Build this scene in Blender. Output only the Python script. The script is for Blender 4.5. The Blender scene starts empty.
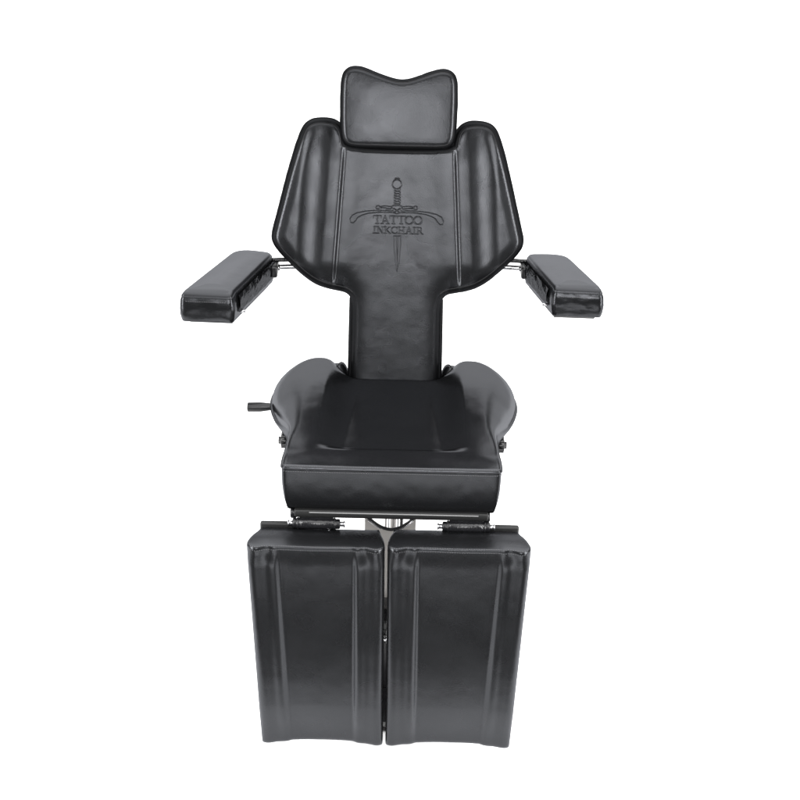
import bpy, bmesh, math, random
import numpy as np
from mathutils import Vector, Matrix, noise, geometry
random.seed(4)
scene = bpy.context.scene
C = scene.collection
ZL = 0.20                       # chair frame z=0 lies this far above the floor
ROOT = Vector((0, .30, 0))

# ------------------------------------------------------------------ materials
def new_mat(name):
    m = bpy.data.materials.new(name); m.use_nodes = True
    nt = m.node_tree
    return m, nt, nt.nodes['Principled BSDF']

def leather(name, col=(.003, .0031, .0033), rough=.275, grain=.16, fold=0.0, fold_scale=30, gloss=1.0, cap=.10, emboss=False):
    """matte dyed hide under a thin satin finish: a diffuse base and a glossy top whose reflectance rises with angle up to a cap"""
    m = bpy.data.materials.new(name); m.use_nodes = True
    nt = m.node_tree; N, L = nt.nodes, nt.links
    N.remove(N['Principled BSDF']); out = N['Material Output']
    tc = N.new('ShaderNodeTexCoord')
    def noise_(scale, detail=3., dist=0.):
        n = N.new('ShaderNodeTexNoise'); n.inputs['Scale'].default_value = scale; n.inputs['Detail'].default_value = detail; n.inputs['Distortion'].default_value = dist
        L.new(tc.outputs['Object'], n.inputs['Vector']); return n.outputs['Fac']
    def bmp(h, strength, dist, prev):
        b = N.new('ShaderNodeBump'); b.inputs['Strength'].default_value = strength; b.inputs['Distance'].default_value = dist
        L.new(h, b.inputs['Height'])
        if prev is not None: L.new(prev, b.inputs['Normal'])
        return b.outputs['Normal']
    n2 = noise_(11, 1.5)
    v = N.new('ShaderNodeTexVoronoi'); v.inputs['Scale'].default_value = 420; L.new(tc.outputs['Object'], v.inputs['Vector'])
    nn = bmp(n2, .02, .0012, None)
    nn = bmp(v.outputs['Distance'], grain, .0006, nn)
    nn = bmp(noise_(900), grain, .0004, nn)
    if fold: nn = bmp(noise_(fold_scale, 2., 1.2), fold, .01, nn)
    mr = N.new('ShaderNodeMapRange')
    for k, x in zip(('From Min', 'From Max', 'To Min', 'To Max'), (.3, .7, rough - .015, rough + .025)): mr.inputs[k].default_value = x
    L.new(n2, mr.inputs['Value'])
    df = N.new('ShaderNodeBsdfDiffuse'); df.inputs['Color'].default_value = (*col, 1); L.new(nn, df.inputs['Normal'])
    gl = N.new('ShaderNodeBsdfGlossy'); gl.inputs['Color'].default_value = (.915, .935, 1, 1); L.new(nn, gl.inputs['Normal']); L.new(mr.outputs['Result'], gl.inputs['Roughness'])
    fr = N.new('ShaderNodeFresnel'); fr.inputs['IOR'].default_value = 1.45; L.new(nn, fr.inputs['Normal'])
    mn = N.new('ShaderNodeMath'); mn.operation = 'MINIMUM'; L.new(fr.outputs['Fac'], mn.inputs[0]); mn.inputs[1].default_value = cap
    ml = N.new('ShaderNodeMath'); ml.operation = 'MULTIPLY'; L.new(mn.outputs[0], ml.inputs[0]); ml.inputs[1].default_value = gloss
    if emboss:
        at = N.new('ShaderNodeAttribute'); at.attribute_name = 'press'
        sp = N.new('ShaderNodeMapRange'); sp.inputs['To Min'].default_value = gloss; sp.inputs['To Max'].default_value = gloss * .68
        L.new(at.outputs['Fac'], sp.inputs['Value']); L.new(sp.outputs['Result'], ml.inputs[1])
    mx = N.new('ShaderNodeMixShader'); L.new(ml.outputs[0], mx.inputs['Fac']); L.new(df.outputs[0], mx.inputs[1]); L.new(gl.outputs[0], mx.inputs[2])
    L.new(mx.outputs[0], out.inputs['Surface'])
    return m

def plain(name, col, rough=.4, metal=0., bump=0., scale=200, spec=.5, var=0.):
    m, nt, p = new_mat(name)
    N, L = nt.nodes, nt.links
    p.inputs['Base Color'].default_value = (*col, 1)
    p.inputs['Roughness'].default_value = rough; p.inputs['Metallic'].default_value = metal
    p.inputs['Specular IOR Level'].default_value = spec
    tc = N.new('ShaderNodeTexCoord')
    n = N.new('ShaderNodeTexNoise'); n.inputs['Scale'].default_value = scale; n.inputs['Detail'].default_value = 4
    L.new(tc.outputs['Object'], n.inputs['Vector'])
    if bump:
        b = N.new('ShaderNodeBump'); b.inputs['Strength'].default_value = bump; b.inputs['Distance'].default_value = .002
        L.new(n.outputs['Fac'], b.inputs['Height']); L.new(b.outputs['Normal'], p.inputs['Normal'])
    if var:
        mr = N.new('ShaderNodeMapRange'); mr.inputs['To Min'].default_value = max(.02, rough - var); mr.inputs['To Max'].default_value = rough + var
        L.new(n.outputs['Fac'], mr.inputs['Value']); L.new(mr.outputs['Result'], p.inputs['Roughness'])
    return m

M_LEA = leather('black_leather')
M_LEB = leather('black_leather_pressed', emboss=True)
M_SEAT = leather('black_leather_seat', cap=.12, rough=.17)
M_WRAP = leather('black_leather_wrinkled', rough=.25, fold=.09, fold_scale=22)
M_TOP = leather('black_leather_armrest', rough=.30, cap=.17)
M_BORD = leather('black_border_dimmed', rough=.45, cap=.05, gloss=.22)  # border leather, reflectance cut so the rims go dark as if shaded
M_SIDE = leather('black_leather_creased', rough=.17, fold=.3, fold_scale=34, cap=.09)
M_PIPE = plain('black_piping', (.008, .008, .009), .5, spec=.3)
M_THREAD = plain('grey_thread', (.10, .10, .105), .7, spec=.2)
M_BLACK = plain('black_plastic', (.006, .006, .007), .32, spec=.4, var=.05)
M_BOARD = plain('black_board', (.006, .006, .006), .5, spec=.35, bump=.1, scale=300)
M_BSTEEL = plain('black_enamel_steel', (.008, .008, .009), .22, bump=.5, scale=160)
M_CHROME = plain('chrome', (.62, .62, .63), .14, 1.0, var=.03)
M_COL = plain('brushed_column_steel', (.46, .44, .42), .42, .6, var=.06)
M_PIN = plain('darkened_chrome', (.38, .38, .39), .25, 1.0, var=.05)  # chrome, its colour darkened to offset the white it reflects
M_RUB = plain('black_rubber', (.010, .010, .010), .6, spec=.3)

# ------------------------------------------------------------------ helpers
def link(name, me, parent=None, mats=()):
    o = bpy.data.objects.new(name, me); C.objects.link(o)
    for m in mats: me.materials.append(m)
    if parent is not None: o.parent = parent
    return o

def finish(name, bm, parent, mats, smooth=True):
    off = Vector((0, 0, ZL)) - ROOT
    for v in bm.verts: v.co += off
    bmesh.ops.recalc_face_normals(bm, faces=bm.faces)
    me = bpy.data.meshes.new(name)
    for f in bm.faces: f.smooth = smooth
    bm.to_mesh(me); bm.free()
    if smooth:
        me.set_sharp_from_angle(angle=math.radians(48))
    return link(name, me, parent, mats if isinstance(mats, (list, tuple)) else [mats])

def box(bm, x0, x1, y0, y1, z0, z1, bev=.003, seg=2):
    r = bmesh.ops.create_cube(bm, size=1)
    vs = r['verts']
    for v in vs:
        v.co = Vector(((x0 + x1) / 2 + v.co.x * (x1 - x0), (y0 + y1) / 2 + v.co.y * (y1 - y0), (z0 + z1) / 2 + v.co.z * (z1 - z0)))
    if bev:
        es = list({e for v in vs for e in v.link_edges})
        bmesh.ops.bevel(bm, geom=es, offset=bev, segments=seg, profile=.5, affect='EDGES')

def tube(bm, pts, r, n=16, closed=False, cap=True):
    """sweep a circle along pts; r number or list"""
    pts = [Vector(p) for p in pts]; k = len(pts)
    rs = r if isinstance(r, (list, tuple)) else [r] * k
    prev = None; rings = []
    for i, p in enumerate(pts):
        if closed: t = pts[(i + 1) % k] - pts[i - 1]
        else: t = pts[min(i + 1, k - 1)] - pts[max(i - 1, 0)]
        t.normalize()
        if prev is None:
            a = Vector((0, 0, 1)) if abs(t.z) < .9 else Vector((1, 0, 0))
            u = t.cross(a).normalized()
        else:
            u = (prev - t * prev.dot(t)).normalized()
        prev = u; w = t.cross(u)
        rings.append([bm.verts.new(p + (u * math.cos(2 * math.pi * j / n) + w * math.sin(2 * math.pi * j / n)) * rs[i]) for j in range(n)])
    for i in range(k if closed else k - 1):
        a, b = rings[i], rings[(i + 1) % k]
        for j in range(n): bm.faces.new((a[j], a[(j + 1) % n], b[(j + 1) % n], b[j]))
    if cap and not closed:
        bm.faces.new(rings[0]); bm.faces.new(rings[-1][::-1])

def rod(bm, a, b, r, n=20, ch=.0):
    a, b = Vector(a), Vector(b); d = (b - a).normalized()
    if ch: tube(bm, [a, a + d * ch, b - d * ch, b], [r - ch, r, r, r - ch], n)
    else: tube(bm, [a, b], r, n)

def resample(pts, step, closed=True):
    P = [np.array(p, float) for p in pts]
    if closed: P.append(P[0])
    out = []
    for a, b in zip(P[:-1], P[1:]):
        n = max(1, int(round(np.linalg.norm(b - a) / step)))
        for i in range(n): out.append(a + (b - a) * i / n)
    if not closed: out.append(P[-1])
    return out

def chaikin(pts, it=2, closed=True):
    P = [np.array(p, float) for p in pts]
    for _ in range(it):
        Q = []
        rng = range(len(P)) if closed else range(len(P) - 1)
        if not closed: Q.append(P[0])
        for i in rng:
            a, b = P[i], P[(i + 1) % len(P)]
            Q += [a * .75 + b * .25, a * .25 + b * .75]
        if not closed: Q.append(P[-1])
        P = Q
    return P

def seg_dist(Q, poly, closed=True):
    Q = np.asarray(Q); P = np.asarray(poly)
    A = P if closed else P[:-1]
    B = np.roll(P, -1, 0) if closed else P[1:]
    best = np.full(len(Q), 1e9)
    for a, b in zip(A, B):
        ab = b - a; L2 = max(ab @ ab, 1e-14)
        t = np.clip(((Q - a) @ ab) / L2, 0, 1)
        d = np.hypot(Q[:, 0] - a[0] - t * ab[0], Q[:, 1] - a[1] - t * ab[1])
        np.minimum(best, d, out=best)
    return best

def inside(Q, poly):
    Q = np.asarray(Q); P = np.asarray(poly); c = np.zeros(len(Q), bool)
    x, y = Q[:, 0], Q[:, 1]
    for a, b in zip(P, np.roll(P, -1, 0)):
        m = ((a[1] > y) != (b[1] > y))
        with np.errstate(divide='ignore', invalid='ignore'):
            xi = (b[0] - a[0]) * (y - a[1]) / (b[1] - a[1]) + a[0]
        c ^= m & (x < xi)
    return c

def sm(x, a, b):
    t = np.clip((np.asarray(x, float) - a) / (b - a), 0, 1)
    return t * t * (3 - 2 * t)

def bump(x, c, w): return np.exp(-((np.asarray(x, float) - c) / w) ** 2)

def over(d, R, depth=None):
    """round-over drop: depth at d=0, 0 at d>=R"""
    depth = R if depth is None else depth
    q = np.clip(1 - d / R, 0, 1)
    return depth * (1 - np.sqrt(np.clip(1 - q * q, 0, 1)))

def nz(x, y, s, seed=0): return noise.noise(Vector((x * s + seed, y * s - seed, seed * .7)))

def pad(name, parent, outline, H, frame, T, mats, g=.005, step=.004, wall=None, rings=(.0008, .0025, .005, .0085, .013), fine=None, attr=None, border=None, wall_rows=8, wall_mat=0, wob=.00022, Tf=None):
    """upholstered cushion: outline (2D), front height H(x,y,d), frame(x,y,w)->3D, T=back depth"""
    B = resample(outline, step); nB = len(B); Bn = np.array(B)
    area = .5 * np.sum(Bn[:, 0] * np.roll(Bn[:, 1], -1) - np.roll(Bn[:, 0], -1) * Bn[:, 1])
    if area < 0: B = B[::-1]; Bn = np.array(B)
    tg = np.roll(Bn, -1, 0) - np.roll(Bn, 1, 0); tg /= np.linalg.norm(tg, axis=1)[:, None]
    nin = np.stack([-tg[:, 1], tg[:, 0]], 1)
    pts = [Bn]
    for r in rings:
        Q = Bn + nin * r; dd = seg_dist(Q, Bn); pts.append(Q[(dd > r * .85) & inside(Q, Bn)])
    mn, mx = Bn.min(0), Bn.max(0)
    gx = []
    for j, y in enumerate(np.arange(mn[1], mx[1], g * .87)):
        xs = np.arange(mn[0] + (g / 2 if j % 2 else 0), mx[0], g)
        gx.append(np.stack([xs, np.full(len(xs), y)], 1))
    G = np.concatenate(gx); G = G[inside(G, Bn)]; dd = seg_dist(G, Bn); G = G[dd > rings[-1] + g * .5]
    if fine:
        x0, x1, y0, y1, fs = fine
        m = (G[:, 0] > x0) & (G[:, 0] < x1) & (G[:, 1] > y0) & (G[:, 1] < y1); G = G[~m]
        fx = []
        for j, y in enumerate(np.arange(y0, y1, fs * .87)):
            xs = np.arange(x0 + (fs / 2 if j % 2 else 0), x1, fs); fx.append(np.stack([xs, np.full(len(xs), y)], 1))
        pts.append(np.concatenate(fx))
    pts.append(G)
    A = np.concatenate(pts)
    res = geometry.delaunay_2d_cdt([Vector(p) for p in A], [], [list(range(nB))], 1, 1e-6, True)
    vc, fc, ov = res[0], res[2], res[3]
    V = np.array([(v.x, v.y) for v in vc])
    cen = np.array([V[list(f)].mean(0) for f in fc]); ok = inside(cen, Bn); fc = [f for f, k in zip(fc, ok) if k]
    d = seg_dist(V, Bn)
    w = H(V[:, 0], V[:, 1], d)
    w = w + np.array([nz(x, y, 22, 3.1) for x, y in V]) * wob * 1.6 + np.array([nz(x, y, 60, 7.7) for x, y in V]) * wob * .5
    bm = bmesh.new()
    vs = [bm.verts.new(frame(x, y, z)) for (x, y), z in zip(V, w)]
    for f in fc:
        if len(set(f)) > 2:
            try: nf = bm.faces.new([vs[i] for i in f])
            except ValueError: continue
            if border and d[list(f)].mean() < border[0]: nf.material_index = border[1]
    bid = [None] * nB
    for i, o in enumerate(ov):
        for k in o:
            if k < nB and bid[k] is None: bid[k] = i
    ids = [i for i in bid if i is not None]
    ring = [vs[i] for i in ids]; rw = [w[i] for i in ids]; rp = [V[i] for i in ids]
    kn = [k for k, i in enumerate(bid) if i is not None]
    wf = wall or (lambda s, x, y: 0)
    prev = ring
    for r in range(1, wall_rows + 1):
        s = r / wall_rows; row = []
        for q, k in enumerate(kn):
            p = rp[q]; o = wf(s, p[0], p[1])
            o += nz(p[0] * 1 + p[1], s * T * 1.0, 40, 5) * .0006 * math.sin(math.pi * s)
            pp = p - nin[k] * o
            row.append(bm.verts.new(frame(pp[0], pp[1], rw[q] * (1 - s) - (Tf(p[0], p[1]) if Tf else T) * s)))
        for q in range(len(row)):
            f = bm.faces.new((prev[q], prev[(q + 1) % len(row)], row[(q + 1) % len(row)], row[q])); f.material_index = wall_mat
        prev = row
    fb = bm.faces.new(prev[::-1]); fb.material_index = wall_mat
    fb.normal_update(); bmesh.ops.triangulate(bm, faces=[fb])
    bm.verts.index_update()
    o = finish(name, bm, parent, mats)
    if attr is not None:
        a = o.data.attributes.new('press', 'FLOAT', 'POINT')
        vals = np.zeros(len(o.data.vertices), np.float32); vals[:len(V)] = attr(V[:, 0], V[:, 1]); a.data.foreach_set('value', vals)
    return o

def stitches(name, parent, path, length=.0034, gap=.0022, r=.0006, mat=M_THREAD):
    """short thread stitches laid along a 3D polyline"""
    P = [Vector(p) for p in path]; bm = bmesh.new()
    cum = [0]
    for a, b in zip(P[:-1], P[1:]): cum.append(cum[-1] + (b - a).length)
    def at(s):
        i = 0
        while i < len(cum) - 2 and cum[i + 1] < s: i += 1
        t = (s - cum[i]) / max(1e-9, cum[i + 1] - cum[i]); return P[i].lerp(P[i + 1], min(1, t))
    s = .001
    while s + length < cum[-1]:
        a, b = at(s), at(s + length)
        tube(bm, [a, a.lerp(b, .3), a.lerp(b, .7), b], [r * .4, r, r, r * .4], 6)
        s += length + gap
    return finish(name, bm, parent, mat)

# ------------------------------------------------------------------ the chair
root = bpy.data.objects.new('tattoo_chair', None); C.objects.link(root)
root.location = ROOT; root.empty_display_size = .1
root['label'] = 'black leather tattoo chair with winged backrest, two leg pads and angled armrests on white floor'
root['category'] = 'chair'

# ---- backrest -------------------------------------------------------------
BT = math.radians(14)
bN = Vector((0, -math.cos(BT), math.sin(BT))); bU = Vector((0, math.sin(BT), math.cos(BT)))
bO = Vector((0, .553, .60))
def bframe(x, v, w): return bO + Vector((1, 0, 0)) * x + bU * v + bN * w

half = [(.1385, .5935), (.1400, .618), (.148, .642), (.166, .659), (.192, .6635), (.224, .661), (.244, .648), (.257, .622), (.272, .575), (.290, .510),
        (.306, .445), (.320, .390), (.3265, .362), (.3225, .342), (.305, .318), (.280, .294), (.245, .260), (.215, .238), (.185, .227),
        (.155, .222), (.132, .217), (.118, .205), (.1125, .185), (.1115, .150), (.1125, .05), (.114, -.05)]
outl = [(x, v) for x, v in half] + [(-x, v) for x, v in half[::-1]]
# smooth all but the notch bottom corners
outl = [tuple(p) for p in chaikin(outl, 2)]
outl = [(x, v) for x, v in outl]

LX, LV, LK = -.003, .399, .000386      # artwork origin and scale
def art(zx, zy): return (LX + (zx - 378) * LK, LV - (zy - 400) * LK)
strokes = []                            # (polyline, radius)
def st(pts, r): strokes.append((np.array([art(*p) for p in pts]), r * LK))
def arc(cx, cy, rx, ry, a0, a1, n=18):
    return [(cx + rx * math.cos(math.radians(a0 + (a1 - a0) * i / n)), cy - ry * math.sin(math.radians(a0 + (a1 - a0) * i / n))) for i in range(n + 1)]
TH, TN = 2.5, 1.5
# pommel, collar and grip
st(arc(374, 139, 31, 30, 0, 360, 30), TH); st([(360, 103), (366, 98), (384, 98), (390, 104)], TH); st([(362, 104), (388, 105)], TN)
st([(358, 168), (360, 200), (362, 240), (360, 278)], TN); st([(396, 168), (394, 200), (396, 240), (398, 278)], TN)
for i in range(6): st([(358, 178 + i * 17), (370, 186 + i * 17), (386, 184 + i * 17), (398, 192 + i * 17)], TH)
# inner guard with ball ends
st([(262, 290), (300, 284), (335, 288), (345, 296), (335, 304), (300, 298), (262, 298)], TN)
st([(490, 290), (455, 284), (418, 288), (408, 296), (418, 304), (455, 298), (490, 298)], TN)
st(arc(250, 295, 12, 11, 0, 360, 14), TH); st(arc(502, 294, 12, 11, 0, 360, 14), TH)
st([(345, 284), (360, 280), (395, 280), (410, 286)], TH)
st([(356, 300), (398, 330)], TH); st([(398, 300), (356, 330)], TH); st([(352, 302), (352, 328), (378, 336), (402, 328), (402, 302)], TN)
# long swept cross guard
for s in (-1, 1):
    f = lambda x: 378 + s * x
    st([(f(30), 316), (f(90), 314), (f(150), 316), (f(210), 322), (f(265), 334), (f(300), 352), (f(314), 376), (f(308), 398), (f(292), 403), (f(278), 390), (f(262), 366), (f(235), 350), (f(190), 336), (f(130), 328), (f(80), 326), (f(30), 328)], TN + .3)
# blade
st([(360, 484), (408, 484)], TH)
st([(362, 484), (364, 560), (372, 650), (380, 700), (388, 724)], TH); st([(408, 484), (406, 560), (400, 650), (394, 700), (388, 724)], TH)
st([(380, 486), (382, 600), (388, 690)], TH); st([(390, 486), (390, 600), (388, 690)], TN)
# serif lettering on a 10 x 10 grid: k = thick, n = thin
GL = {
 'T': (9.2, [('k', [(5, 0), (5, 10)]), ('n', [(0, 0), (10, 0)]), ('n', [(0, 0), (0, 2.6)]), ('n', [(10, 0), (10, 2.6)]), ('n', [(3, 10), (7, 10)])]),
 'A': (10, [('n', [(4.8, 0), (1, 10)]), ('k', [(4.8, 0), (8.6, 10)]), ('n', [(2.4, 6.6), (7, 6.6)]), ('n', [(-.4, 10), (2.6, 10)]), ('n', [(6.6, 10), (10.2, 10)])]),
 'O': (10.5, [('k', arc(5, 5, 5, 5, 110, 250, 10)), ('k', arc(5, 5, 5, 5, -70, 70, 10)), ('n', arc(5, 5, 5, 5, 0, 360, 24))]),
 'I': (4.6, [('k', [(2, 0), (2, 10)]), ('n', [(0, 0), (4, 0)]), ('n', [(0, 10), (4, 10)])]),
 'N': (10, [('n', [(1.4, 0), (1.4, 10)]), ('k', [(1.4, 0), (8.4, 10)]), ('n', [(8.4, 0), (8.4, 10)]), ('n', [(-.4, 0), (2, 0)]), ('n', [(-.4, 10), (3, 10)]), ('n', [(6.8, 0), (10, 0)])]),
 'K': (9.8, [('k', [(1.6, 0), (1.6, 10)]), ('n', [(0, 0), (3.4, 0)]), ('n', [(0, 10), (3.4, 10)]), ('n', [(7.8, 0), (2, 5.8)]), ('k', [(3.6, 4.6), (8.4, 10)]), ('n', [(6.4, 0), (9.2, 0)]), ('n', [(6.8, 10), (10, 10)])]),
 'C': (9.4, [('k', arc(5, 5, 4.8, 5, 110, 250, 10)), ('n', arc(5, 5, 4.8, 5, 40, 320, 20)), ('n', [(8.8, 0), (8.8, 3)]), ('n', [(8.8, 10), (8.8, 7.6)])]),
 'H': (10.4, [('k', [(1.8, 0), (1.8, 10)]), ('k', [(8, 0), (8, 10)]), ('n', [(1.8, 5), (8, 5)]), ('n', [(0, 0), (3.6, 0)]), ('n', [(0, 10), (3.6, 10)]), ('n', [(6.2, 0), (9.8, 0)]), ('n', [(6.2, 10), (9.8, 10)])]),
 'R': (10, [('k', [(1.8, 0), (1.8, 10)]), ('n', [(0, 0), (5, 0)]), ('n', [(0, 10), (3.6, 10)]), ('n', [(5, 0), (7, .8), (7.6, 2.6), (7, 4.6), (5, 5.3), (1.8, 5.3)]), ('k', [(6.6, 1), (7.3, 2.6), (6.6, 4.4)]), ('k', [(4.6, 5.3), (8.6, 10)]), ('n', [(8.4, 10), (10, 10)])]),
}
def word(txt, x0, x1, y0, y1, k, n):
    W = sum(GL[c][0] for c in txt) + .9 * (len(txt) - 1); sx = (x1 - x0) / W; sy = (y1 - y0) / 10; x = x0
    for c in txt:
        w, ss = GL[c]
        for kind, pts in ss: st([(x + px * sx, y0 + py * sy) for px, py in pts], k if kind == 'k' else n)
        x += (w + .9) * sx
word('TATTOO', 222, 548, 351, 403, 4.0, 1.9)
word('INKCHAIR', 222, 556, 424, 468, 3.3, 1.8)

def press(x, y):
    out = np.zeros(len(x)); m = (np.abs(x - LX) < .13) & (y > .268) & (y < .522)
    Q = np.stack([x[m], y[m]], 1)
    if len(Q) == 0: return out
    best = np.zeros(len(Q))
    for pl, r in strokes:
        lo, hi = pl.min(0) - r - .003, pl.max(0) + r + .003
        k = np.where((Q[:, 0] > lo[0]) & (Q[:, 0] < hi[0]) & (Q[:, 1] > lo[1]) & (Q[:, 1] < hi[1]))[0]
        if len(k) == 0: continue
        dd = seg_dist(Q[k], pl, closed=False)
        best[k] = np.maximum(best[k], 1 - sm(dd, r * .7, r + .0006))
    out[m] = best; return out

def Hback(x, v, d):
    ax = np.abs(x)
    c = .144 + (.565 - v) * .062                           # crease line
    t = ax - c; up = sm(v, .205, .27)
    valley = -.0068 * sm(t, -.0065, .0065) * (1 - sm(t, .030, .115)) * (1 - .55 * sm(v, .55, .625))
    lip = .0018 * bump(t, -.018, .030)
    wing = .0035 * sm(t, .010, .050) + .0175 * sm(t, .032, .110)
    z = up * (valley + lip + wing) - .006 * bump(ax, 0, .09)
    z = z - up * .005 * (1 - sm(d, .0, .040)) * sm(t, .0, .05)
    z -= over(d, .012, .011)
    z -= .0016 * bump(d, .0120, .0022) * sm(v, .20, .23)   # seam between face and border
    z -= (1 - sm(v, .16, .30)) * .011 * np.clip(ax / .115, 0, 1.2) ** 4
    z -= .0012 * press(x, v)
    return z
back = pad('backrest', root, outl, Hback, bframe, .052, [M_LEB, M_BORD], g=.0036, step=.004, wall_mat=1, border=(.0112, 1), rings=(.0008, .0025, .005, .0085, .0115, .0145),
           wall=lambda s, x, y: .004 * math.sin(math.pi * s), fine=(-.128, .124, .270, .520, .0008), attr=press)
back['label'] = 'winged backrest with pressed dagger and lettering'
# backing board
bm = bmesh.new()
o2 = chaikin([(x * .985, .008 + v * .985) for x, v in half] + [(-x * .985, .008 + v * .985) for x, v in half[::-1]], 1)
a = [bm.verts.new(bframe(p[0], p[1], -.050)) for p in o2]; b_ = [bm.verts.new(bframe(p[0], p[1], -.068)) for p in o2]
for i in range(len(a)): bm.faces.new((a[i], a[(i + 1) % len(a)], b_[(i + 1) % len(a)], b_[i]))
caps = [bm.faces.new(a), bm.faces.new(b_[::-1])]
for f in caps: f.normal_update()
bmesh.ops.triangulate(bm, faces=caps)
finish('backing_board', bm, back, M_BOARD)
# neck frame: two dark side rails seen either side of the narrow part
for s in (-1, 1):
    bm = bmesh.new(); tube(bm, [bframe(s * .117, .20, -.045), bframe(s * .118, .10, -.045), bframe(s * .119, -.06, -.045)], .007, 12)
    finish('side_rail', bm, back, M_BORD)
def inset(poly, r):
    P = np.array(resample(poly, .004)); area = .5 * np.sum(P[:, 0] * np.roll(P[:, 1], -1) - np.roll(P[:, 0], -1) * P[:, 1])
    tg = np.roll(P, -2, 0) - np.roll(P, 2, 0); tg /= np.linalg.norm(tg, axis=1)[:, None]
    n = np.stack([-tg[:, 1], tg[:, 0]], 1) * (1 if area > 0 else -1)
    return P + n * r
bm = bmesh.new()
pp = inset(outl, .0120); k0 = int(np.argmin(pp[:, 1])); pp = np.roll(pp, -k0, 0); pp = pp[pp[:, 1] > .215]
pp = np.roll(pp, -int(np.argmax(np.hypot(*(np.roll(pp, -1, 0) - pp).T))) - 1, 0)
dz = Hback(pp[:, 0], pp[:, 1], np.full(len(pp), .0120))
tube(bm, [bframe(p[0], p[1], z + .0005) for p, z in zip(pp, dz)], .0011, 8)
finish('piping', bm, back, M_PIPE)

# ---- headrest -------------------------------------------------------------
hh = [(0.0, .762), (.022, .7635), (.050, .773), (.078, .7835), (.100, .7905), (.122, .790), (.138, .780), (.1445, .762), (.1465, .73), (.1465, .68), (.1455, .640), (.1425, .615), (.133, .600), (.115, .5925), (.06, .5915)]
ho = [(x - .003, v) for x, v in hh] + [(-x - .005, v + .003 * (v > .7)) for x, v in hh[:0:-1]]
ho = [tuple(p) for p in chaikin(ho, 2)]
HW = .036
def Hhead(x, v, d):
    z = -over(d, .010, .009) - .0018 * bump(d, .0075, .002)
    z += .007 * (1 - np.clip(np.abs(x + .004) / .15, 0, 1) ** 3.2) * (1 - np.clip(np.abs(v - .682) / .115, 0, 1) ** 3.5)
    return z
head = pad('headrest', root, ho, Hhead, lambda x, v, w: bframe(x, v, w + HW), .048, [M_LEA, M_BORD], g=.004, step=.0035, wall_mat=1, border=(.0062, 1), rings=(.0008, .0025, .0045, .0065, .0095, .013), wall=lambda s, x, y: .003 * math.sin(math.pi * s))
bm = bmesh.new(); pp = inset(ho, .0072); dz = Hhead(pp[:, 0], pp[:, 1], np.full(len(pp), .0072))
tube(bm, [bframe(p[0], p[1], z + HW + .0004) for p, z in zip(pp, dz)], .0012, 8, closed=True)
finish('piping', bm, head, M_PIPE)
for s in (-1, 1):
    bm = bmesh.new(); tube(bm, [bframe(s * .05, .66, HW - .050), bframe(s * .05, .60, HW - .10), bframe(s * .05, .50, HW - .115)], .008, 14)
    finish('support_rod', bm, head, M_CHROME)
# ---- seat -----------------------------------------------------------------
sh = [(0, 0), (.12, .0), (.225, .0005), (.246, .0015), (.2530, .006), (.2550, .016), (.2545, .06), (.2515, .11), (.2505, .185), (.255, .222), (.265, .260), (.281, .305), (.296, .358), (.310, .412),
      (.3165, .462), (.3145, .515), (.301, .562), (.276, .602), (.240, .628), (.200, .637), (.166, .628), (.145, .605), (.132, .575), (.124, .558), (.112, .549), (.07, .547)]
so = [(x, y) for x, y in sh] + [(-x, y) for x, y in sh[:0:-1]]
so = [tuple(p) for p in chaikin(so, 2)]
def Rseat(x, y):
    ax = np.abs(x); wg = sm(y, .11, .38)
    R = .007 + (.062 - .007) * wg
    mid = sm(ax, .10, .20)
    rear = sm(y, .47, .52)
    return R * (1 - rear * (1 - mid)) + .014 * rear * (1 - mid)
def Hseat(x, y, d):
    ax = np.abs(x)
    hw = .163 - .022 * sm(y, .1, .55)
    inb = (1 - sm(ax, hw - .050, hw + .034)) * sm(y, .084, .130)
    side = .013 * sm(y, .06, .30) + .013 * sm(y, .22, .50) * sm(ax, .13, .19)
    z = side * (1 - inb) + inb * (-.016 + .004 * sm(y, .3, .53))
    z -= .005 * sm(ax, .190, .26) * (1 - sm(y, .10, .36)) * sm(y, .02, .10)
    z -= .004 * (1 - sm(y, 0, .07))
    z -= .020 * sm(ax, .205, .33) * sm(y, .16, .38)
    R = Rseat(x, y)
    z -= over(d, R, R * .85)
    return z
def wgs(x, y): return float(sm(y, .16, .30)) * float(sm(abs(x), .13, .2))
def wseat(s, x, y):
    wg = wgs(x, y)
    return (.002 + .008 * wg) * math.sin(math.pi * min(1, s * 1.1)) - .034 * wg * s * s - (1 - wg) * (.008 * s + .008 * s ** 8)
seat = pad('seat', root, so, Hseat, lambda x, y, w: Vector((x, y, .607 + w)), .121, [M_SEAT, M_LEA], g=.0048, step=.004, wall=wseat, rings=(.0008, .0025, .006, .012, .02, .03), wall_rows=12, wall_mat=1, Tf=lambda x, y: .121 - .054 * wgs(x, y))
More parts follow.
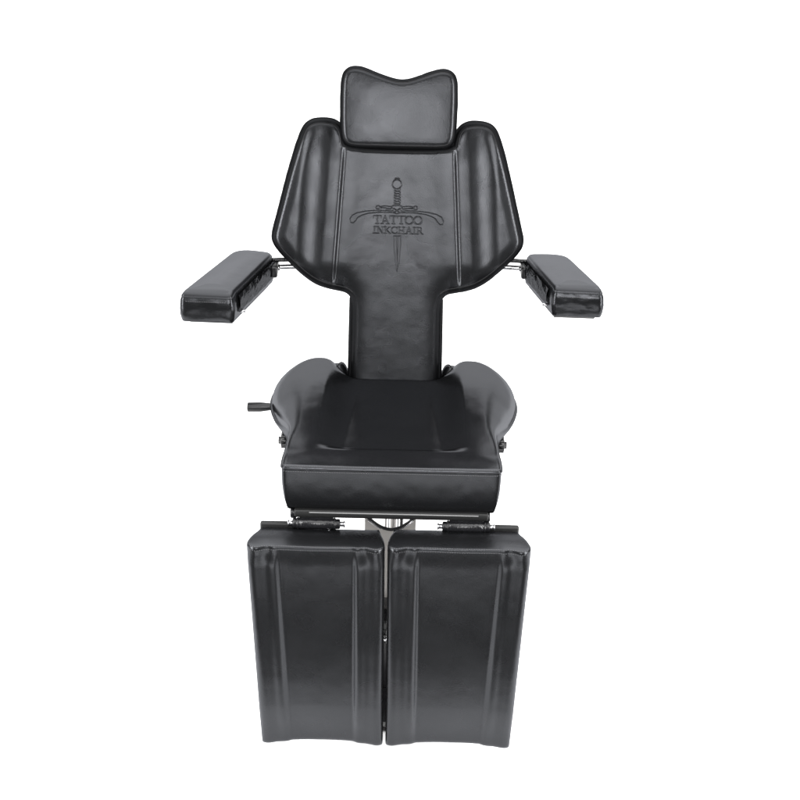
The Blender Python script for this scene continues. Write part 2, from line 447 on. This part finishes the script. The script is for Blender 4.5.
# seam round the front boxing, double row of stitches
edge = [p for p in resample(so, .003) if p[1] < .16]
L_ = sorted([p for p in edge if p[0] < 0], key=lambda p: -math.atan2(p[1] - .1, -p[0]) if 0 else 0)
P = resample(so, .003); k0 = min(range(len(P)), key=lambda i: abs(P[i][1] - .15) + (P[i][0] < 0) * 9)
k1 = min(range(len(P)), key=lambda i: abs(P[i][1] - .15) + (P[i][0] > 0) * 9)
path = (P[k1:] + P[:k0 + 1]) if k1 > k0 else P[k1:k0 + 1]
path = np.array(path)
def out(p, o, z):
    c = np.array([0, .25]); return p
ctr = []
for i in range(len(path)):
    a = path[max(0, i - 1)]; b = path[min(len(path) - 1, i + 1)]; t = (b - a) / np.linalg.norm(b - a); n = np.array([t[1], -t[0]])
    ctr.append((path[i], n))
if ctr[len(ctr) // 2][1][1] > 0: ctr = [(p, -n) for p, n in ctr]
hz = Hseat(path[:, 0], path[:, 1], np.zeros(len(path)))
bm = bmesh.new(); tube(bm, [Vector((*(p + n * .0004), .607 + z)) for (p, n), z in zip(ctr, hz)], .0019, 8); finish('seam_piping', bm, seat, M_LEA)
stitches('stitching', seat, [Vector((*(p + n * .0022), .607 + z - .006)) for (p, n), z in zip(ctr, hz)])
stitches('stitching', seat, [Vector((*(p - n * .0035), .607 + z + .0055)) for (p, n), z in zip(ctr, hz)], r=.0005)
# round end caps of the two wings with their piping
for s in (-1, 1):
    c0 = Vector((s * .139, .598, .588)); ax = Vector((-s * .80, -.50, .30)).normalized()
    u = ax.cross(Vector((0, 0, 1))).normalized(); w = ax.cross(u)
    bm = bmesh.new(); rows = []
    for q in range(9):
        a_ = q / 8 * math.pi / 2; rr = math.cos(a_)
        rows.append([bm.verts.new(c0 + ax * (.010 * math.sin(a_)) + (u * math.cos(t * math.pi / 16) * .022 + w * math.sin(t * math.pi / 16) * .026) * max(rr, .02)) for t in range(32)])
    for a_, b_2 in zip(rows[:-1], rows[1:]):
        for t in range(32): bm.faces.new((a_[t], a_[(t + 1) % 32], b_2[(t + 1) % 32], b_2[t]))
    back_row = [bm.verts.new(v.co - ax * .03) for v in rows[0]]
    for t in range(32): bm.faces.new((back_row[t], back_row[(t + 1) % 32], rows[0][(t + 1) % 32], rows[0][t]))
    bm.faces.new(rows[-1]); bm.faces.new(back_row)
    cap_ = finish('wing_end_cap', bm, seat, M_LEA)
    bm = bmesh.new()
    tube(bm, [c0 + (u * math.cos(t * math.pi / 16) * .0228 + w * math.sin(t * math.pi / 16) * .0268) for t in range(32)], .0015, 8, closed=True)
    finish('wing_piping', bm, seat, M_PIPE)

# ---- frame below the seat ---------------------------------------------------
bm = bmesh.new(); box(bm, -.225, .228, .004, .50, .468, .4875, .004)
fr = finish('seat_frame', bm, root, M_BOARD)
bm = bmesh.new(); tube(bm, [(-.19, .002, .4835), (.205, .002, .4835)], .0015, 8); finish('seam_line', bm, fr, plain('grey_line', (.16, .16, .16), .4))  # thin grey line drawn along the seam under the seat front
for x0, x1 in ((-.085, -.045), (.028, .075)):
    bm = bmesh.new(); box(bm, x0, x1, .03, .33, .458, .4675, .002); finish('frame_bar', bm, fr, M_BSTEEL)
bm = bmesh.new(); box(bm, -.11, .11, .22, .42, .448, .4575, .003); finish('mounting_plate', bm, fr, M_BSTEEL)
for s, x in ((-1, -.228), (1, .226)):       # side ends of the front cross tube
    bm = bmesh.new(); rod(bm, (x - .008, .03, .468), (x + .008, .03, .468), .014, 20, .003); finish('tube_end_cap', bm, fr, M_BLACK)

# ---- hinges -----------------------------------------------------------------
def hinge(xc, flip):
    bm = bmesh.new(); y, z = .012, .449
    rod(bm, (xc - .047, y, z), (xc + .047, y, z), .0135, 20, .002)
    box(bm, xc - .040, xc + .040, y - .002, y + .030, z + .004, z + .028, .002)
    h = finish('hinge', bm, root, M_BSTEEL)
    for s in (-1, 1):
        bm = bmesh.new(); rod(bm, (xc + s * .036, y, z), (xc + s * .056, y, z), .0120, 16, .002); rod(bm, (xc + s * .041, y, z), (xc + s * .0445, y, z), .0150, 16, .001)
        finish('collar', bm, h, M_BLACK)
        bm = bmesh.new(); rod(bm, (xc + s * .050, y, z), (xc + s * .068, y, z), .0058, 14, .001); rod(bm, (xc + s * .064, y, z), (xc + s * .0675, y, z), .0080, 14, .001)
        finish('pin', bm, h, M_PIN)
    bm = bmesh.new(); box(bm, xc - .026, xc + .028, y - .008, y + .006, z - .040, z - .004, .003); finish('bracket', bm, h, M_BSTEEL)
    bm = bmesh.new(); xb = xc + (.030 if flip < 0 else -.032); rod(bm, (xb, y - .010, z - .030), (xb, y - .010, z - .010), .0035, 10, .0008); finish('bolt', bm, h, M_CHROME)
    for k in range(2):
        bm = bmesh.new(); rod(bm, (xc - .014 + k * .028, y - .0118, z - .022), (xc - .014 + k * .028, y - .008, z - .022), .0042, 12, .001); finish('bolt', bm, h, M_CHROME)
hinge(-.174, -1); hinge(.178, 1)

# ---- leg pads ----------------------------------------------------------------
def leg(xi0, xo0, xi1, xo1, zt, zb, yf=-.088):
    """xi/xo inner and outer edge at the top (0) and bottom (1)"""
    rc = .007
    pts = [(xo0, zt), (xi0, zt), (xi1, zb), (xo1, zb)]
    poly = []
    for i in range(4):
        p = np.array(pts[i]); a = np.array(pts[i - 1]); b = np.array(pts[(i + 1) % 4])
        da = (a - p) / np.linalg.norm(a - p); db = (b - p) / np.linalg.norm(b - p)
        for k in range(6):
            t = k / 5; poly.append(tuple((1 - t) ** 2 * (p + da * rc) + 2 * t * (1 - t) * p + t * t * (p + db * rc)))
    sg = 1 if xo0 > xi0 else -1
    def H(x, z, d):
        f = (z - zb) / (zt - zb)
        xo = xo1 + (xo0 - xo1) * f; xi = xi1 + (xi0 - xi1) * f
        so_ = (xo - x) * sg; si = (x - xi) * sg
        top = sm(zt - z, .0, .055) * .75 + .25
        bot = sm(z - zb, -.08, .03)
        cr = .070
        def roll(s, k):
            return (.0065 * (1 - sm(s, .014, .046)) + .0030 + .0052 * bump(s, .056, .0150) - .0070 * sm(s, .060, cr + .005) - .0014 * bump(s, cr + .004, .004)) * k
        mid = (xo - xi) * sg / 2
        z1 = np.where(so_ < si, roll(so_, .95), roll(si, 1.05))
        bt = sm(z - zb, 0, .12)
        w = z1 * top * (.38 + .62 * bt) - .020 * (1 - bt) * (1 - ((mid - np.minimum(so_, si)) / mid) ** 2)
        w += .002 * bump(np.minimum(so_, si), mid, .05)
        sd = np.minimum(so_, si)
        w -= over(np.clip(sd, 0, 1), .022, .015)
        # puckers where the channels meet the top seam
        tp = bump(zt - z, .012, .022)
        w += .0045 * tp * (bump(so_, .022, .012) + bump(si, .02, .012) - .8 * bump(so_, .05, .010) - .8 * bump(si, .048, .010))
        w -= over(np.clip(zt - z, 0, 1), .006, .005)
        w -= over(np.clip(z - zb, 0, 1), .010, .007)
        return w
    def wall(s, x, z):
        o = .002 * math.sin(math.pi * s) 
        if zt - z < .004: o = .010 * math.sin(math.pi * s) * .6 - .006 * s
        return o
    def fr3(x, z, w):
        dp = max(0., -w - .020) / .078; f = (x - xi0) / (xo0 - xi0)
        return Vector((x + sg * dp * (.015 * (1 - f) - .027 * f), yf - w, z))
    o = pad('leg_rest', root, poly, H, fr3, .098, [M_LEA], g=.0042, step=.004, wall=wall, wall_rows=10, rings=(.0008, .0025, .006, .011, .018))
    xs = np.linspace(xo0 - sg * .008, xi0 + sg * .008, 90)
    hz = H(xs, np.full(90, zt - .002), np.zeros(90))
    stitches('stitching', o, [Vector((x, yf - w - .0002, zt + .0004)) for x, w in zip(xs, hz)], r=.0006)
    hz2 = H(xs, np.full(90, zt - .009), np.zeros(90))
    stitches('stitching', o, [Vector((x, yf - w - .0004, zt - .009)) for x, w in zip(xs, hz2)], r=.0004)
    # backing board, its top edge shows behind the outer half of the pad
    bm = bmesh.new(); x0, x1 = sorted((xo0 - sg * .022, xi0 + sg * .20))
    box(bm, x0, x1, .016, .032, zb + .03, zt + .003, .005, 3)
    finish('backing_board', bm, o, M_BOARD)
    bm = bmesh.new(); x0, x1 = sorted((xi0 + sg * .03, xi0 + sg * .199)); box(bm, x0, x1, .011, .026, zb + .05, zt - .022, .002); finish('mounting_plate', bm, o, M_BSTEEL)
    return o
l1 = leg(-.0120, -.329, -.0080, -.302, .442, -.112); l1['label'] = 'leg pad on the side of the black lever'
l2 = leg(-.0045, .325, -.0005, .302, .445, -.112)

# ---- armrests ------------------------------------------------------------------
def arm(fo, fi, ri, ro, z0, slope, th, name='armrest'):
    """front outer / inner, rear inner / outer corners in plan, z0 top at front"""
    y0 = (fo[1] + fi[1]) / 2; cx = (fo[0] + ri[0]) / 2; sg = 1 if fo[0] > 0 else -1
    def rc(p, a, b, r):
        p, a, b = map(np.array, (p, a, b)); da = (a - p) / np.linalg.norm(a - p); db = (b - p) / np.linalg.norm(b - p)
        return [tuple((1 - t) ** 2 * (p + da * r) + 2 * t * (1 - t) * p + t * t * (p + db * r)) for t in np.linspace(0, 1, 7)]
    poly = rc(fo, ro, fi, .009) + rc(fi, fo, ri, .009) + rc(ri, fi, ro, .030) + rc(ro, ri, fo, .050)
    def H(x, y, d):
        z = -over(d, .010, .009) + .006 * sm(d, 0, .05)
        z -= .007 * (1 - sm(y - y0, -.006, .024))
        z -= .0015 * bump(d, .011, .002)
        return z
    fr_ = lambda x, y, w: Vector((x, y, z0 + (y - y0) * slope + w))
    def wall(s, x, y):
        return .0065 * math.sin(math.pi * s) ** .6 * (1 if s < 1 else 0) + .0012 * nz(x * 3, y * 3 + s, 10, 2)
    o = pad(name, root, poly, H, fr_, th, [M_TOP, M_WRAP], g=.004, step=.0035, wall=wall, wall_rows=10, wall_mat=1, rings=(.0008, .0025, .005, .009, .014))
    # top and bottom rim piping and stitches
    P = np.array(resample(poly, .004))
    for w, r in ((-.009, .0018), (-th + .003, .0022)):
        hz = H(P[:, 0], P[:, 1], np.zeros(len(P))) if w > -.02 else np.full(len(P), w)
        bm = bmesh.new(); tube(bm, [fr_(p[0], p[1], h) for p, h in zip(P, hz)], r, 8, closed=True); finish('piping', bm, o, M_LEA)
    f0, f1 = np.array(fo), np.array(fi)
    Q = [f0 + (f1 - f0) * t for t in np.linspace(.09, .91, 30)]
    stitches('stitching', o, [fr_(q[0], q[1] - .0062, -.0235) for q in Q], r=.0006)
    # creased inner cover hanging along the inside face
    a, b = np.array(fi), np.array(ri); dn = (b - a) / np.linalg.norm(b - a); nn = np.array([-dn[1], dn[0]])
    if nn[0] * sg > 0: nn = -nn
    bm = bmesh.new(); nS, nT = 60, 12; grid = []
    for i in range(nS + 1):
        s = i / nS; row = []
        for j in range(nT + 1):
            t = j / nT; p = a + dn * (.03 + s * (np.linalg.norm(b - a) - .05))
            o_ = .0085 + .004 * math.sin(math.pi * t) + .0022 * noise.noise(Vector((s * 7, t * 3 + s * 5, sg)))
            q = p + nn * o_; row.append(bm.verts.new(fr_(q[0], q[1], -.014 - t * (th - .032))))
        grid.append(row)
    for i in range(nS):
        for j in range(nT): bm.faces.new((grid[i][j], grid[i + 1][j], grid[i + 1][j + 1], grid[i][j + 1]))
    r_ = bmesh.ops.solidify(bm, geom=list(bm.faces), thickness=.001)
    finish('inner_cover', bm, o, M_SIDE)
    # under tray
    bm = bmesh.new(); pts = [np.array(p) for p in (fo, fi, ri, ro)]; c = sum(pts) / 4
    tv = []
    for w, k in ((-th - .0005, .90), (-th - .012, .84)):
        tv.append([bm.verts.new(fr_(*(c + (p - c) * k), w)) for p in pts])
    for i in range(4): bm.faces.new((tv[0][i], tv[0][(i + 1) % 4], tv[1][(i + 1) % 4], tv[1][i]))
    bm.faces.new(tv[0]); bm.faces.new(tv[1][::-1]); finish('under_tray', bm, o, M_BLACK)
    # clamp block and support rods to the rear of the backrest
    rm = (np.array(ri) * .8 + np.array(ro) * .2)
    zc = z0 + (rm[1] - y0) * slope
    bm = bmesh.new(); bx0, bx1 = sorted((ri[0] - sg * .012, ri[0] + sg * .045)); box(bm, bx0, bx1, ri[1] - .055, ri[1] + .012, zc - .056, zc - .022, .006, 3); finish('clamp_block', bm, o, M_BLACK)
    yy = ri[1] - .012; xi = sg * .16; xr = ri[0] + sg * .02
    bm = bmesh.new(); rod(bm, (xi, yy + .02, zc - .018), (xr, yy, zc - .020), .0058, 14); finish('support_rod', bm, o, M_BSTEEL)
    bm = bmesh.new(); rod(bm, (xi, yy + .02, zc - .037), (xr, yy, zc - .040), .0078, 16); rod(bm, (ri[0] - sg * .016, yy, zc - .040), (ri[0] - sg * .006, yy, zc - .040), .0095, 16, .001); finish('support_rod', bm, o, M_CHROME)
    bm = bmesh.new(); ws = (fi[0] * .85 + ri[0] * .15, fi[1] * .85 + ri[1] * .15)
    rod(bm, (ws[0] - sg * .001, ws[1], z0 - th + .014), (ws[0] - sg * .0165, ws[1], z0 - th + .014), .0035, 12, .0008); finish('rivet', bm, o, M_PIN)
    return o
a1 = arm((-.527, .372), (-.402, .366), (-.325, .690), (-.428, .715), .889, .004, .078)
a2 = arm((.513, .425), (.394, .430), (.340, .720), (.448, .728), .902, -.034, .077)
a1['label'] = 'armrest nearer the black lever'

# ---- lever, knobs, column, base ---------------------------------------------------
bm = bmesh.new(); rod(bm, (-.335, .45, .550), (-.20, .45, .550), .0065, 14); lv = finish('lever', bm, root, M_CHROME)
bm = bmesh.new(); tube(bm, [(-.379, .45, .5465), (-.377, .45, .5465), (-.345, .45, .5475), (-.325, .45, .5485), (-.318, .45, .549)], [.009, .0125, .0128, .0105, .0095], 20); finish('grip', bm, lv, M_BLACK)

for s, x, y in ((-1, -.270, .27), (1, .270, .27)):
    bm = bmesh.new(); zc = .540
    rod(bm, (x - .007, y, zc), (x + .007, y, zc), .016, 20, .002)
    rod(bm, (x + s * .007, y, zc), (x + s * .013, y, zc), .009, 6)
    for k in range(9):
        a_ = k * 2 * math.pi / 9; rod(bm, (x - .006, y + math.cos(a_) * .016, zc + math.sin(a_) * .016), (x + .006, y + math.cos(a_) * .016, zc + math.sin(a_) * .016), .0035, 8)
    rod(bm, (x - s * .06, y, zc - .004), (x, y, zc), .006, 10)
    box(bm, x - .006, x + .006, y - .004, y + .014, zc + .008, zc + .022, .003)
    finish('adjusting_knob', bm, root, M_BSTEEL)

# column: tapered steel shroud with a scooped saddle top
bm = bmesh.new()
def prof(z0_, z1_):
    pts = [(-.066, .318), (-.058, .310)]
    for i in range(13):
        t = -1 + 2 * i / 12; pts.append((t * .050, .279 + .026 * abs(t) ** 1.8))
    pts += [(.056, .312), (.063, .320), (.062, .20), (.050, .02), (.050, z0_), (-.053, z0_), (-.053, .02), (-.065, .20)]
    return pts
pr = [(x, z + .027 if z > -.1 else z) for x, z in prof(-.13, 0)]
A_ = [bm.verts.new((x, .245, z)) for x, z in pr]; B_ = [bm.verts.new((x, .259, z)) for x, z in pr]
for i in range(len(pr)): bm.faces.new((A_[i], A_[(i + 1) % len(pr)], B_[(i + 1) % len(pr)], B_[i]))
caps = [bm.faces.new(A_), bm.faces.new(B_[::-1])]
for f in caps: f.normal_update()
bmesh.ops.triangulate(bm, faces=caps)
col = finish('column', bm, root, M_COL)
bm = bmesh.new(); tube(bm, [(x, .2425, z + .004) for x, z in pr[1:16]], .0042, 10); finish('saddle_rim', bm, col, M_BLACK)
bm = bmesh.new(); tube(bm, [(x, .2385, z + .0005) for x, z in pr[1:6]], .0022, 10); finish('saddle_trim', bm, col, M_CHROME)
bm = bmesh.new(); tube(bm, [(x, .2385, z + .0005) for x, z in pr[11:16]], .0022, 10); finish('saddle_trim', bm, col, M_CHROME)
bm = bmesh.new(); box(bm, -.052, .050, .262, .36, -.13, .22, .012, 3); finish('column_body', bm, col, M_COL)
bm = bmesh.new(); box(bm, -.060, .056, .225, .375, -.157, .105, .008, 3); finish('pump_cover', bm, col, M_BLACK)
bm = bmesh.new(); rod(bm, (.006, .30, .20), (.006, .30, .452), .015, 24); ps = finish('piston', bm, col, M_CHROME)
for k, x in enumerate((-.014, .027)):
    bm = bmesh.new(); rod(bm, (x, .292, .221), (x, .292, .452), .0042, 12); finish('guide_rod', bm, ps, M_BSTEEL if k else M_CHROME)
bm = bmesh.new(); rod(bm, (-.009, .17, .060), (-.009, .17, .125), .009, 14, .002); rod(bm, (-.009, .17, .02), (-.009, .17, .062), .005, 10); box(bm, -.016, -.002, .17, .246, .09, .11, .003)
finish('release_catch', bm, root, M_BSTEEL)
bm = bmesh.new(); rod(bm, (-.0085, .165, .030), (-.0085, .165, .045), .0065, 12, .001); finish('catch_pin', bm, root, M_CHROME)

bm = bmesh.new()
ringz = [(.235, -.198), (.240, -.190), (.236, -.178), (.200, -.166), (.10, -.156), (.075, -.150), (.072, -.128)]
prev = None
for r, z in ringz:
    row = [bm.verts.new((r * math.cos(t * math.pi / 32), .34 + r * math.sin(t * math.pi / 32), z)) for t in range(64)]
    if prev:
        for i in range(64): bm.faces.new((prev[i], prev[(i + 1) % 64], row[(i + 1) % 64], row[i]))
    else: bm.faces.new(row[::-1])
    prev = row
bm.faces.new(prev)
base = finish('base', bm, root, M_BSTEEL)
bm = bmesh.new(); tube(bm, [(.242 * math.cos(t * math.pi / 32), .34 + .242 * math.sin(t * math.pi / 32), -.1945) for t in range(64)], .005, 8, closed=True); finish('floor_ring', bm, base, M_RUB)
bm = bmesh.new(); tube(bm, [(.06, .34, -.12), (.12, .24, -.135), (.17, .16, -.150)], .007, 12); box(bm, .150, .200, .125, .165, -.158, -.146, .004); finish('foot_pedal', bm, root, M_BLACK)

# ------------------------------------------------------------------ floor
def sheet(name, x0, x1, y0, y1, z, col, label):
    bm = bmesh.new(); bm.faces.new([bm.verts.new(p) for p in ((x0, y0, z), (x1, y0, z), (x1, y1, z), (x0, y1, z))])
    me = bpy.data.meshes.new(name); bm.to_mesh(me); bm.free()
    m = plain(name, col, .9, bump=.05, scale=60, spec=0.)
    o = link(name, me, None, [m]); o['kind'] = 'structure'; return o
sheet('floor', -40, 40, -40, 40, -.004, (.05, .05, .05), '')  # dark sheet, unseen in front, added to darken reflections in the leather
sheet('white_backdrop', -40, 40, -0.45, 39, 0, (.92, .92, .92), '')

# ------------------------------------------------------------------ light
w = bpy.data.worlds.new('World'); scene.world = w; w.use_nodes = True
nt = w.node_tree; N, L = nt.nodes, nt.links
bg = N['Background']; tc = N.new('ShaderNodeTexCoord'); sx = N.new('ShaderNodeSeparateXYZ'); L.new(tc.outputs['Generated'], sx.inputs[0])
# studio room: bright ceiling, bright far end, dim camera end
def mrange(src, a, b, c, d):
    m = N.new('ShaderNodeMapRange'); m.interpolation_type = 'SMOOTHSTEP'
    for k, v in zip(('From Min', 'From Max', 'To Min', 'To Max'), (a, b, c, d)): m.inputs[k].default_value = v
    L.new(src, m.inputs['Value']); return m.outputs['Result']
def mth(op, a, b):
    m = N.new('ShaderNodeMath'); m.operation = op
    for k, v in enumerate((a, b)):
        if isinstance(v, float): m.inputs[k].default_value = v
        else: L.new(v, m.inputs[k])
    return m.outputs[0]
ceil_ = mrange(sx.outputs['Z'], .45, .95, 0., 4.0)
far = mrange(sx.outputs['Y'], -.1, .9, 0., 1.2)
L.new(mth('ADD', mth('ADD', ceil_, far), .06), bg.inputs['Strength'])
bg.inputs['Color'].default_value = (1, 1, 1, 1)

def area(name, loc, target, sx_, sy_, power):
    l = bpy.data.lights.new(name, 'AREA'); l.shape = 'RECTANGLE'; l.size = sx_; l.size_y = sy_; l.energy = power
    o = bpy.data.objects.new(name, l); C.objects.link(o); o.location = loc
    d = Vector(target) - Vector(loc); o.rotation_euler = d.to_track_quat('-Z', 'Y').to_euler(); return o
area('softbox_left', (-2.5, -1.4, 1.45), (0, .2, .7), .55, 2.7, 118)
area('softbox_right', (2.5, -1.4, 1.45), (0, .2, .7), .55, 2.7, 118)
area('softbox_front', (0, -4.4, 2.7), (0, .3, .9), 2.2, 1.2, 118)
area('fill_low', (0, -1.35, .12), (0, 0, .60), 1.6, .35, 9)  # added fill, low in front, lifts the leg pads and seat front

# ------------------------------------------------------------------ camera
cam = bpy.data.cameras.new('Camera'); co = bpy.data.objects.new('Camera', cam); C.objects.link(co); scene.camera = co
cam.sensor_width = 36; cam.lens = 1500 / 800 * 36; cam.clip_end = 200
th, ro = math.radians(24), math.radians(1.3)
fwd = Vector((0, math.cos(th), -math.sin(th))); u0 = Vector((0, math.sin(th), math.cos(th))); r0 = Vector((1, 0, 0))
rt = r0 * math.cos(ro) + u0 * math.sin(ro); up = -r0 * math.sin(ro) + u0 * math.cos(ro)
mt = Matrix((rt, up, -fwd)).transposed().to_4x4(); mt.translation = Vector((.0159, -3.0861, 2.1507 + ZL)); co.matrix_world = mt

vs_ = scene.view_settings; vs_.view_transform = 'Standard'; vs_.look = 'None'; vs_.exposure = 0; vs_.gamma = 1
scene.render.engine = 'CYCLES'
